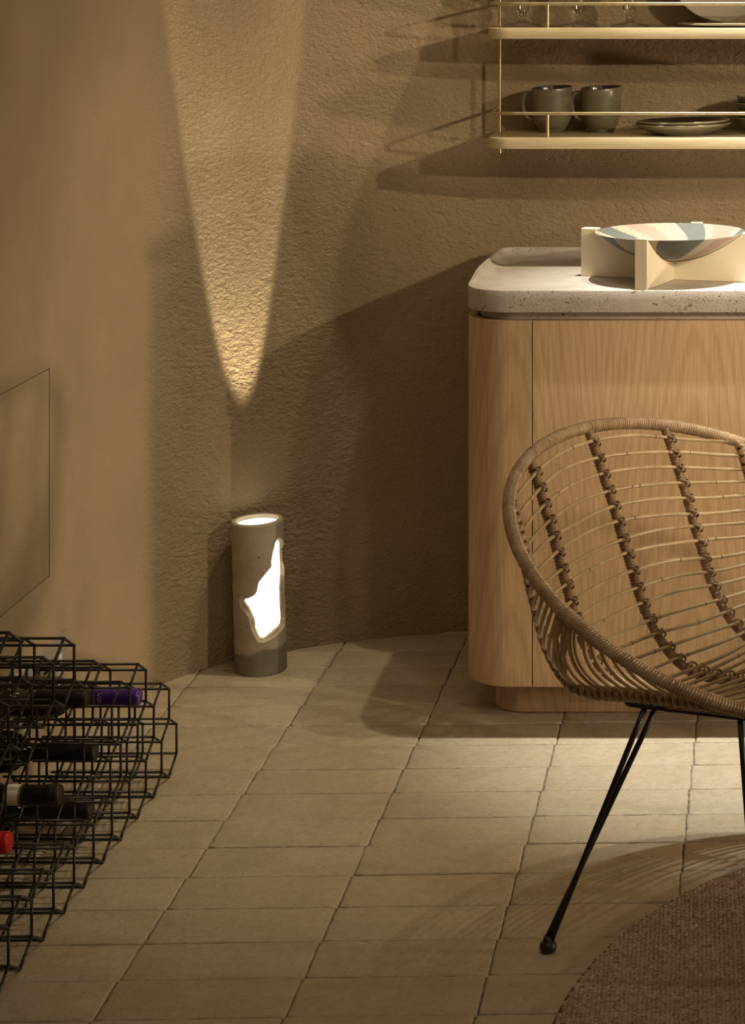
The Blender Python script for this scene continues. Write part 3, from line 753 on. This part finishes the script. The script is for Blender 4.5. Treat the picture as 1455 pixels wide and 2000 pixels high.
    width = .0012+lowm*(.0050+.0050*nz_+.002*nz2+.0015*np.clip(D[:, 0]-.6, 0, 1))
    strips = []
    for f_, R_ in ((-.0016/np.maximum(width, 1e-6), Ro-.0007), (0*width, Ro-.0002), (.35+.25*(nz2-.5), Ro-.0035-.002*nz_), (.7+.2*(nz_-.5), Ro-.006), (1+0*width, Ri-.0001)):
        q = sm+NI*(width*f_)[:, None]/np.array([LR, 1]); a_ = AZ+q[:, 0]; Rr = np.broadcast_to(R_, a_.shape)
        strips.append(np.stack([Rr*np.cos(a_), Rr*np.sin(a_), q[:, 1]], 1))
    mC = MB(); mC.add(np.concatenate(strips), grid_faces(5, N_, False, True) if sg < 0 else [f[::-1] for f in grid_faces(5, N_, False, True)])
    o3 = mC.build('chipped_edge', M['chipped'], lp, smooth=False); tag(o3, 'rough pale chipped edge of the opening')
lamp_shell()
mb = MB(); Rg = LR-.0101
lathe(mb, [(Rg, .012), (Rg, LH-.009), (Rg-.003, LH-.009), (Rg-.003, .012)], 64); mb.build('glowing_liner', M['glow'], lp)
mb = MB(); lathe(mb, [(0, .002), (LR-.010, .002), (LR-.010, .012), (0, .012)], 48); mb.build('base_disc', M['concrete_dark'], lp, angle=40)
d = bpy.data.lights.new('lamp_bulb', 'SPOT'); d.energy = 190; d.spot_size = math.radians(14.8); d.spot_blend = .25; d.color = (1, .84, .55); d.shadow_soft_size = .004
lb = bpy.data.objects.new('lamp_bulb', d); COL.objects.link(lb); lb.parent = lp; lb.location = (0, 0, .03); lb.rotation_euler = (PI, 0, 0)

# ------------------------------------------------------------------ rattan chair
CC = np.array([-.0622, 3.2864, .5657]); CRR = .39; ta, tb_ = .45366, -.68785
cn = np.array([math.sin(ta)*math.cos(tb_), math.sin(ta)*math.sin(tb_), math.cos(ta)])
cu = np.array([math.cos(tb_)*math.cos(ta), math.sin(tb_)*math.cos(ta), -math.sin(ta)]); cv = np.cross(cn, cu)
GS = [-1, -.91, -.82, -.73, -.66, -.58, -.5, -.415, -.34, -.236, -.15, -.05, .02, .12, .3, .48, .67, .855, 1]
GG = [0, .104, .225, .335, .43, .55, .65, .77, .865, .945, .985, 1, .975, .9, .71, .52, .335, .17, 0]
def gprof(s): return np.interp(s, GS, GG)
def csurf(pu, v, off=0.):
    pu = np.asarray(pu, float); v = np.asarray(v, float)
    a = np.sqrt(np.maximum(CRR**2-v**2, 1e-6)); s = np.clip(pu/a, -1, 1)
    ss = (gprof(s-.03)+gprof(s)*2+gprof(s+.03))/4; ss = np.where(abs(s) > .965, gprof(s), ss)
    d = .242*np.sqrt(np.maximum(1-(abs(v)/CRR)**2.8, 0))*ss
    return CC+pu[..., None]*cu+v[..., None]*cv-(d-off)[..., None]*cn
ch = empty('rattan_chair', (CC[0], CC[1], 0)); tag(ch, 'round rattan tub chair with open cane back on black metal legs', 'chair')
chinv = Matrix.Translation(-Vector(ch.location))
def chp(mb, name, m, parent=None, smooth=True, angle=None):
    o = mb.build(name, m, parent or ch, smooth=smooth, angle=angle)
    if parent is None: o.matrix_parent_inverse = chinv
    return o
def wrapped(path, r, pitch, amp, sides=12, slant=.6, closed=False, jitter=.15, seed=1, per=7):
    """a core wound with strip: ridged tube"""
    rs = np.random.RandomState(seed); path = np.asarray(path, float)
    if closed: path = np.vstack([path, path[:1]])
    sl = np.r_[0, np.cumsum(np.linalg.norm(np.diff(path, axis=0), axis=1))]; L = sl[-1]
    nw = int(L/pitch); n = nw*per; t_ = np.arange(n)/n*L if closed else np.linspace(0, L, n)
    P = np.stack([np.interp(t_, sl, path[:, k]) for k in range(3)], 1)
    th = np.arange(sides)/sides*2*PI
    wv = np.cumsum(1+rs.randn(n)*.0); wob = np.interp(np.arange(n), np.arange(0, n+per*6, per*6), rs.randn(len(np.arange(0, n+per*6, per*6)))*.7)
    ph = t_[:, None]/L*nw*2*PI+slant*np.sin(th)[None]+wob[:, None]*(0 if closed else 1)
    wi = np.floor(ph/(2*PI)).astype(int) % 997; ra = rs.randn(997)
    rr = r*(1+.02*ra[wi]*jitter*6)+amp*(np.abs(np.sin(ph/2))**.6-.6)
    lump = np.interp(t_, np.linspace(0, L, 40), rs.rand(40))
    if closed: lump[-1] = lump[0]
    rr = rr*(1+.10*(lump-.5))[:, None]
    mb = MB(); tube(mb, P, rr, sides, closed=closed); return mb
tt = np.linspace(0, 2*PI, 361)[:-1]
rimP = CC+CRR*(np.cos(tt)[:, None]*cu+np.sin(tt)[:, None]*cv)
rimw = 1.0
chp(wrapped(rimP, .0102, .0047, .0028, 14, .9, True, .2, 5), 'rim_hoop', M['rattan_wrap'])
# canes: run from rim to rim across the ribs, spaced by arc length along the middle section
pc = np.linspace(-.387, .387, 1500); cp = csurf(pc, np.zeros_like(pc)); arc = np.r_[0, np.cumsum(np.linalg.norm(np.diff(cp, axis=0), axis=1))]
targets = np.arange(.030, arc[-1]-.02, .0293); pus = np.interp(targets, arc, pc)
RIBV = [-.164, .011, .175]; BRV = [-.292, .292]
def cane_pu(p0, v):
    k = 1.35*(abs(p0)/.39)**.6*(-1 if p0 > 0 else 1); return p0+k*v*v
for ci, p0 in enumerate(pus):
    rs = np.random.RandomState(500+ci); p0 = p0+rs.randn()*.0012
    vv = np.linspace(-.389, .389, 301); pp = cane_pu(p0, vv); ok = np.hypot(pp, vv) < CRR-.002
    idxs = np.where(ok)[0]
    mid = 150
    lo = mid
    while lo > 0 and ok[lo-1]: lo -= 1
    hi = mid
    while hi < 300 and ok[hi+1]: hi += 1
    qv = np.linspace(-PI/2, PI/2, 60); v = (vv[hi]+vv[lo])/2+(vv[hi]-vv[lo])/2*(.25*qv/(PI/2)+.75*np.sin(qv)); pp = cane_pu(p0, v)+np.interp(v, np.linspace(-.4, .4, 9), rs.randn(9)*.0014)
    P = csurf(pp, v, .0075+np.interp(v, np.linspace(-.4, .4, 9), rs.randn(9)*.0008)); w = rs.uniform(.0028, .0034)
    tl = np.linspace(0, 1, 60); r = w*(1+.12*np.sin(tl*PI*rs.uniform(.6, 1.4)))+.0009*np.clip((abs(v)-.24)/.06, 0, 1)
    for e_ in (0, -1):      # the ends bend up into the rim winding
        qe = np.array([pp[e_], v[e_]]); qe = qe/np.hypot(*qe)*CRR; ep = CC+qe[0]*cu+qe[1]*cv
        P = np.vstack([[ep], P]) if e_ == 0 else np.vstack([P, [ep]])
    r = np.r_[r[0], r, r[-1]]
    mb = MB(); tube(mb, P, r, 8); cane = chp(mb, 'cane', M['cane'])
    nm = MB()
    for q in range(rs.randint(2, 5)):
        k = rs.randint(12, 46); tube(nm, [P[k]+(P[k+1]-P[k])*.0, P[k]+(P[k+1]-P[k])*.10], r[k]*1.12, 8)
    o = nm.build('joint_ring', M['cane_node'], cane)
    tag(o, kind='stuff')
# wound ribs with crossing bindings
for ri, vr in enumerate(RIBV):
    a = math.sqrt(CRR**2-vr*vr); pp = np.linspace(-a, a, 220); P = csurf(pp, np.full_like(pp, vr), -.0015)
    rib = chp(wrapped(P, .0082, .0056, .0022, 10, 1.2, False, .3, 20+ri), 'rib', M['rattan_rib'])
    bd = MB()
    for p0 in pus:
        pu0 = float(cane_pu(p0, vr))
        if abs(pu0) > a-.01: continue
        A = csurf(np.array([pu0-.004, pu0, pu0+.004]), np.full(3, vr), .004); c0 = A[1]; tdir = A[2]-A[0]; tdir /= np.linalg.norm(tdir)
        side = cv; up = np.cross(tdir, side); up /= np.linalg.norm(up)
        for sg in (-1, 1):
            d1 = side*math.cos(.7)+tdir*math.sin(.7)*sg; th = np.linspace(0, 2*PI, 14, endpoint=False)
            tube(bd, c0+up*.0005+.0106*np.cos(th)[:, None]*d1+.0112*np.sin(th)[:, None]*up, .0018, 5, closed=True)
    chp(bd, 'rib_binding', M['rattan_rib'], rib); rib.children[0]['kind'] = 'stuff'
# thick plaited side ribs
for bi, vb in enumerate(BRV):
    a = math.sqrt(CRR**2-vb*vb); pp = np.linspace(-a+.004, a-.01, 360); P = csurf(pp, np.full_like(pp, vb), .005)
    core = chp(wrapped(P, .0062, .006, .0018, 10, 1.5, False, .3, 40+bi), 'side_rib', M['rattan_rib'])
    sl = np.r_[0, np.cumsum(np.linalg.norm(np.diff(P, axis=0), axis=1))]; n = 900; tL = np.linspace(0, sl[-1], n); Q = np.stack([np.interp(tL, sl, P[:, k]) for k in range(3)], 1)
    T, N, B = frames(Q); pit = .0293*1.05
    br = MB()
    for st in range(4):
        sg = 1 if st % 2 else -1; ph = sg*tL/pit*2*PI+st*PI/2
        R_ = .0094+.0020*np.cos(2*tL/pit*2*PI+(0 if sg > 0 else PI))
        path = Q+R_[:, None]*(np.cos(ph)[:, None]*N+np.sin(ph)[:, None]*B)
        tube(br, path[::2], .0045, 8)
    chp(br, 'plaited_strand', M['rattan_wrap'], core); core.children[0]['kind'] = 'stuff'
# legs
def leg_loop(pts, name):
    mb = MB(); tube(mb, pts, .0052, 12, closed=True); return chp(mb, name, M['black_metal'])
uh = np.array([math.cos(tb_), math.sin(tb_)]); vh = np.array([-uh[1], uh[0]]); 
def mirror(p):
    q = np.array(p[:2])-CC[:2]; a, b = q@uh, q@vh; r = CC[:2]+a*uh-b*vh; return np.array([r[0], r[1], p[2]])
P1 = np.array([-.218, 3.190, .3585]); P2 = np.array([.045, 3.105, .3585])
for mir in (False, True):
    f_ = (lambda p: mirror(p)) if mir else (lambda p: np.array(p, float))
    d12 = (P2-P1)/np.linalg.norm(P2-P1); pr = np.array([-d12[1], d12[0], 0]); wv_ = .0135
    loop = []
    for c, a0 in ((P1, PI/2), (P2, -PI/2)):
        for k in range(9):
            a = a0+k/8*PI; loop.append(c+wv_*(math.cos(a)*d12+math.sin(a)*pr))
    L2 = []
    for i in range(len(loop)):
        A, B = loop[i], loop[(i+1) % len(loop)]; n = 10 if np.linalg.norm(B-A) > .05 else 1
        for k in range(n): L2.append(A+(B-A)*k/n)
    leg_loop([f_(p) for p in L2], 'seat_bar')
    for top, foot in ((P1+d12*.030, np.array([-.3486, 3.083, .016])), (P2-d12*.085, np.array([-.018, 2.965, .026]))):
        mb = MB()
        for sg in (-1, 1):
            A = top+pr*sg*wv_*.6+d12*sg*.0075; tube(mb, [f_(A+(foot+(0, 0, 0)-A)*q+pr*sg*.0005*q-d12*sg*.004*q) for q in np.linspace(0, 1, 8)], .0047, 10)
        leg = chp(mb, 'leg', M['black_metal'])
        mb = MB(); ft = f_(foot); z0 = 0 if foot[0] < -.1 and not mir else (.0125 if not mir else 0)
        prof = [(0.0001, 0), (.009, 0), (.0128, .003), (.0138, .008), (.0128, .013), (.0085, .0165), (.0075, .018), (.0072, .0235), (.0001, .024)]
        lathe(mb, prof, 24, origin=(ft[0], ft[1], z0+.0008)); o = mb.build('foot', M['black_metal'], leg)

# ------------------------------------------------------------------ rug
rg = empty('jute_rug', (.4695, 2.771, 0)); tag(rg, 'round woven brown jute rug at the lower right under the chair', 'rug')
mb = MB(); lathe(mb, [(0.0001, .001), (.788, .001), (.791, .004), (.787, .008), (0.0001, .008)], 160); mb.build('backing', M['rug_back'], rg, angle=40)
def rug_weave():
    sx, sy = .0090, .0054; ang = math.radians(42); c, s = math.cos(ang), math.sin(ang)
    n1 = int(1.6/sx); n2 = int(1.6/sy); I, J = np.meshgrid(np.arange(-n1//2, n1//2), np.arange(-n2//2, n2//2), indexing='ij')
    X = (I+.5*(J % 2))*sx+RS.randn(*I.shape)*.0004; Y = J*sy+RS.randn(*I.shape)*.0003
    wx = X*c-Y*s; wy = X*s+Y*c; ok = (np.hypot(wx, wy) < .787) & (wx+.47 < .70) & (wy+2.77 > 2.0)
    wx, wy = wx[ok], wy[ok]; n = len(wx)
    # half ellipsoid stitch, slightly turned against the row
    base = []; 
    for (zz, rr) in ((0, 1.0), (.62, .80)):
        for k in range(8):
            a = k/8*2*PI; base.append((math.cos(a)*rr, math.sin(a)*rr, zz))
    base.append((0, 0, 1)); base = np.array(base)*np.array([.0050, .0025, .0036]); base[:, 2] += .0070+np.clip(base[:, 0], -.004, .005)*.22
    a2 = ang-.45+RS.randn(n)*.12; cc, ss = np.cos(a2), np.sin(a2); sc = 1+RS.randn(n)*.08
    V = np.empty((n, 17, 3)); V[..., 0] = wx[:, None]+sc[:, None]*(base[:, 0]*cc[:, None]-base[:, 1]*ss[:, None])
    V[..., 1] = wy[:, None]+sc[:, None]*(base[:, 0]*ss[:, None]+base[:, 1]*cc[:, None]); V[..., 2] = base[:, 2]*1.0+RS.randn(n)[:, None]*.0003
    F1 = []
    for k in range(8):
        k2 = (k+1) % 8; F1.append((k, k2, 8+k2, 8+k)); F1.append((8+k, 8+k2, 16, 16))
    F4 = np.array([f for f in F1 if f[2] != f[3]]); F3 = np.array([f[:3] for f in F1 if f[2] == f[3]])
    off = (np.arange(n)*17)[:, None, None]; A4 = (F4[None]+off).reshape(-1, 4); A3 = (F3[None]+off).reshape(-1, 3)
    me = bpy.data.meshes.new('woven_stitches'); nv = n*17; nl = A4.size+A3.size; nf = len(A4)+len(A3)
    me.vertices.add(nv); me.vertices.foreach_set('co', V.reshape(-1)); me.loops.add(nl); me.loops.foreach_set('vertex_index', np.concatenate([A4.reshape(-1), A3.reshape(-1)]).astype(np.int32))
    me.polygons.add(nf); me.polygons.foreach_set('loop_start', np.concatenate([np.arange(len(A4))*4, len(A4)*4+np.arange(len(A3))*3]).astype(np.int32))
    me.polygons.foreach_set('use_smooth', [True]*nf); me.materials.append(M['rug']); me.update(calc_edges=True); me.validate()
    o = bpy.data.objects.new('woven_stitches', me); COL.objects.link(o); o.parent = rg; o['kind'] = 'stuff'
rug_weave()

# ------------------------------------------------------------------ wine rack: honeycomb wire grids joined by cross bars
RXF = -1.162; PLANES = [RXF-.0665*k for k in range(4)]; HP = .047; SL = .027; SD = .058; ROW = SL+SD
WR = .0024; Y1 = 3.775
rk = empty('wine_rack', (-1.26, 3.3, 0)); tag(rk, 'stepped black wire wine rack of hexagonal cells against the left wall', 'rack')
rinv = Matrix.Translation(-Vector(rk.location))
cells = []
ends = {1: 3.775, 2: 3.728, 3: 3.587, 4: 3.352, 5: 3.211, 6: 2.976}
for r_, ymax in ends.items():
    par = 0 if r_ % 2 else .047
    k = 0
    while True:
        yc = Y1-par-.094*k; k += 1
        if yc > ymax+.02: continue
        if yc < 2.70: break
        cells.append((yc, .0028+(r_-1)*ROW))
vk = lambda y, z: (round(y, 3), round(z, 3))
nodes = set(); segs = set()
for yc, zb in cells:
    hx = [(yc, zb), (yc+HP, zb+SL), (yc+HP, zb+SL+SD), (yc, zb+2*SL+SD), (yc-HP, zb+SL+SD), (yc-HP, zb+SL)]
    hx = [vk(*p) for p in hx]
    for p in hx: nodes.add(p)
    for a, b in zip(hx, hx[1:]+hx[:1]): segs.add((min(a, b), max(a, b)))
# the middle rows of the near modules are shallower: they have no wires in the two front planes
def shallow(n_): return n_[0] < 3.44 and .15 < n_[1] < .335
def components(sg):
    par = {}
    def find(q):
        while par.setdefault(q, q) != q: q = par[q]
        return q
    for a_, b_2 in sg: par[find(a_)] = find(b_2)
    out = {}
    for q in sg: out.setdefault(find(q[0]), []).append(q)
    return list(out.values())
for pi, xp in enumerate(PLANES):
    keep_ = [q for q in sorted(segs) if pi > 1 or not (shallow(q[0]) or shallow(q[1]))]
    for comp in components(keep_):
        mb = MB()
        for a, b in comp: tube(mb, [(xp, a[0], a[1]), (xp, b[0], b[1])], WR, 6)
        for a in sorted({n_ for q in comp for n_ in q}):
            mb2 = MB(); lathe(mb2, [(.0001, -WR), (WR*.8, -WR*.6), (WR, 0), (WR*.8, WR*.6), (.0001, WR)], 6); mb.add(mb2.v[0]+np.array([xp, a[0], a[1]]), mb2.f)
        o = mb.build('wire_grid', M['wire'], rk); o.matrix_parent_inverse = rinv
barm = MB(); tube(barm, [(PLANES[-1]-.012, 0, 0), (RXF+.002, 0, 0)], WR, 6); barme = barm.mesh('cross_bar', M['wire'])
bars = MB(); tube(bars, [(PLANES[-1]-.012, 0, 0), (PLANES[2]+.002, 0, 0)], WR, 6); barshort = bars.mesh('cross_bar', M['wire'])
for a in sorted(nodes):
    o = bpy.data.objects.new('cross_bar', barshort if shallow(a) else barme); COL.objects.link(o); o.parent = rk; o.matrix_parent_inverse = rinv; o.location = (0, a[0], a[1])

# bottles lie with their necks toward the room (+x)
def text_mesh(txt, size):
    cu_ = bpy.data.curves.new('lettering', 'FONT'); cu_.body = txt; cu_.size = size; cu_.align_x = 'CENTER'; cu_.align_y = 'CENTER'; cu_.extrude = .0001; cu_.resolution_u = 2
    ob = bpy.data.objects.new('lettering_tmp', cu_); COL.objects.link(ob); dg = bpy.context.evaluated_depsgraph_get()
    me_ = bpy.data.meshes.new_from_object(ob.evaluated_get(dg)); bpy.data.objects.remove(ob); bpy.data.curves.remove(cu_); return me_
def wrap_text(txt, size, xpos, r, ang0, mat, parent, flip):
    me_ = text_mesh(txt, size); n = len(me_.vertices); V = np.empty(n*3); me_.vertices.foreach_get('co', V); V = V.reshape(-1, 3)
    sx = V[:, 0]*flip; sy = V[:, 1]*flip      # reading runs down the bottle's near side, letter tops toward the mouth
    a = ang0+sx/r; R_ = r+.0003+V[:, 2]
    W = np.stack([xpos+sy, -R_*np.cos(a), -R_*np.sin(a)], 1)    # a=0 faces -y (camera), positive goes down
    me_.vertices.foreach_set('co', W.reshape(-1)); me_.materials.clear(); me_.materials.append(mat); me_.update()
    o = bpy.data.objects.new('lettering', me_); COL.objects.link(o); o.parent = parent; return o
def bottle(tip, yc, zc, foil, glass, label, foil_len=.088, rneck=.0150, band=False, length=.25, rb=.0375):
    e = empty('wine_bottle', (tip, yc, zc)); tag(e, label, 'bottle', 'wine bottles lying in the rack')
    L = length
    mb = MB(); lathe(mb, [(0.0001, -L+.012), (.02, -L+.003), (rb-.004, -L), (rb, -L+.005), (rb, -.165), (rb-.001, -.155), (rb-.006, -.142), (.0215, -.130), (.0165, -.121), (.0145, -.112), (.0142, -.104), (.0137, -.004), (.0001, -.004)], 40, 'x')
    mb.build('glass_body', glass, e)
    mb = MB(); r = rneck
    lathe(mb, [(r-.0006, -foil_len), (r, -foil_len+.0005), (r-.0003, -.030), (r-.0004, -.028), (r+.0007, -.0255), (r+.0009, -.012), (r+.0004, -.0105), (r+.0007, -.009), (r+.0003, -.003), (r-.0012, -.0004), (r-.003, 0), (r-.0045, -.0006), (.0001, -.0006)], 40, 'x')
    mb.build('foil_capsule', foil, e)
    if band:
        mb = MB(); lathe(mb, [(r+.0002, -foil_len-.001), (r+.0002, -foil_len+.0035)], 40, 'x'); mb.build('green_border', M['paper_green'], e)
        mb = MB(); lathe(mb, [(r+.0001, -foil_len-.024), (r+.0001, -foil_len-.001)], 40, 'x'); mb.build('paper_band', M['paper'], e)
        mb = MB(); lathe(mb, [(r+.0002, -foil_len-.0265), (r+.0002, -foil_len-.024)], 40, 'x'); mb.build('green_border', M['paper_green'], e)
    return e
zr_ = lambda r_: .0028+(r_-1)*ROW+.0475
b1 = bottle(-1.157, 3.587, zr_(3)+.004, M['foil_purple'], M['bottle_amber'], 'wine bottle with a shiny purple foil neck, highest of the visible capsules')
wrap_text('USE', .0105, -.0715, .0147, -.22, M['silver'], b1, 1)
b2 = bottle(-1.222, 3.540, zr_(2)+.006, M['foil_black'], M['bottle_dark'], 'wine bottle with matt black foil just below the purple one', rneck=.0165, length=.19)
b3 = bottle(-1.218, 3.352, zr_(2)+.004, M['foil_black'], M['bottle_dark'], 'wine bottle with black foil and a white green-edged neck band', rneck=.0172, foil_len=.068, band=True, length=.185)
b4 = bottle(-1.214, 3.493, zr_(1)+.004, M['foil_black'], M['bottle_dark'], 'black-capped wine bottle with pale lettering, lying low under the white-banded one', rneck=.0172, length=.195)
wrap_text('EUO', .011, -.150, .0377, -.55, M['lilac'], b4, -1)
b5 = bottle(-1.232, 3.164, zr_(2)+.003, M['foil_red'], M['bottle_dark'], 'wine bottle with a bright red foil at the left edge', rneck=.0165, length=.175)
b6 = bottle(-1.172, 3.352, zr_(4), M['foil_black'], M['bottle_olive'], 'olive glass wine bottle with sloping shoulder above the purple one', rneck=.0150, length=.24)
print('tiles', ntile, 'objects', len(bpy.data.objects), 'tris~', sum(len(o.data.polygons) for o in bpy.data.objects if o.type == 'MESH'))
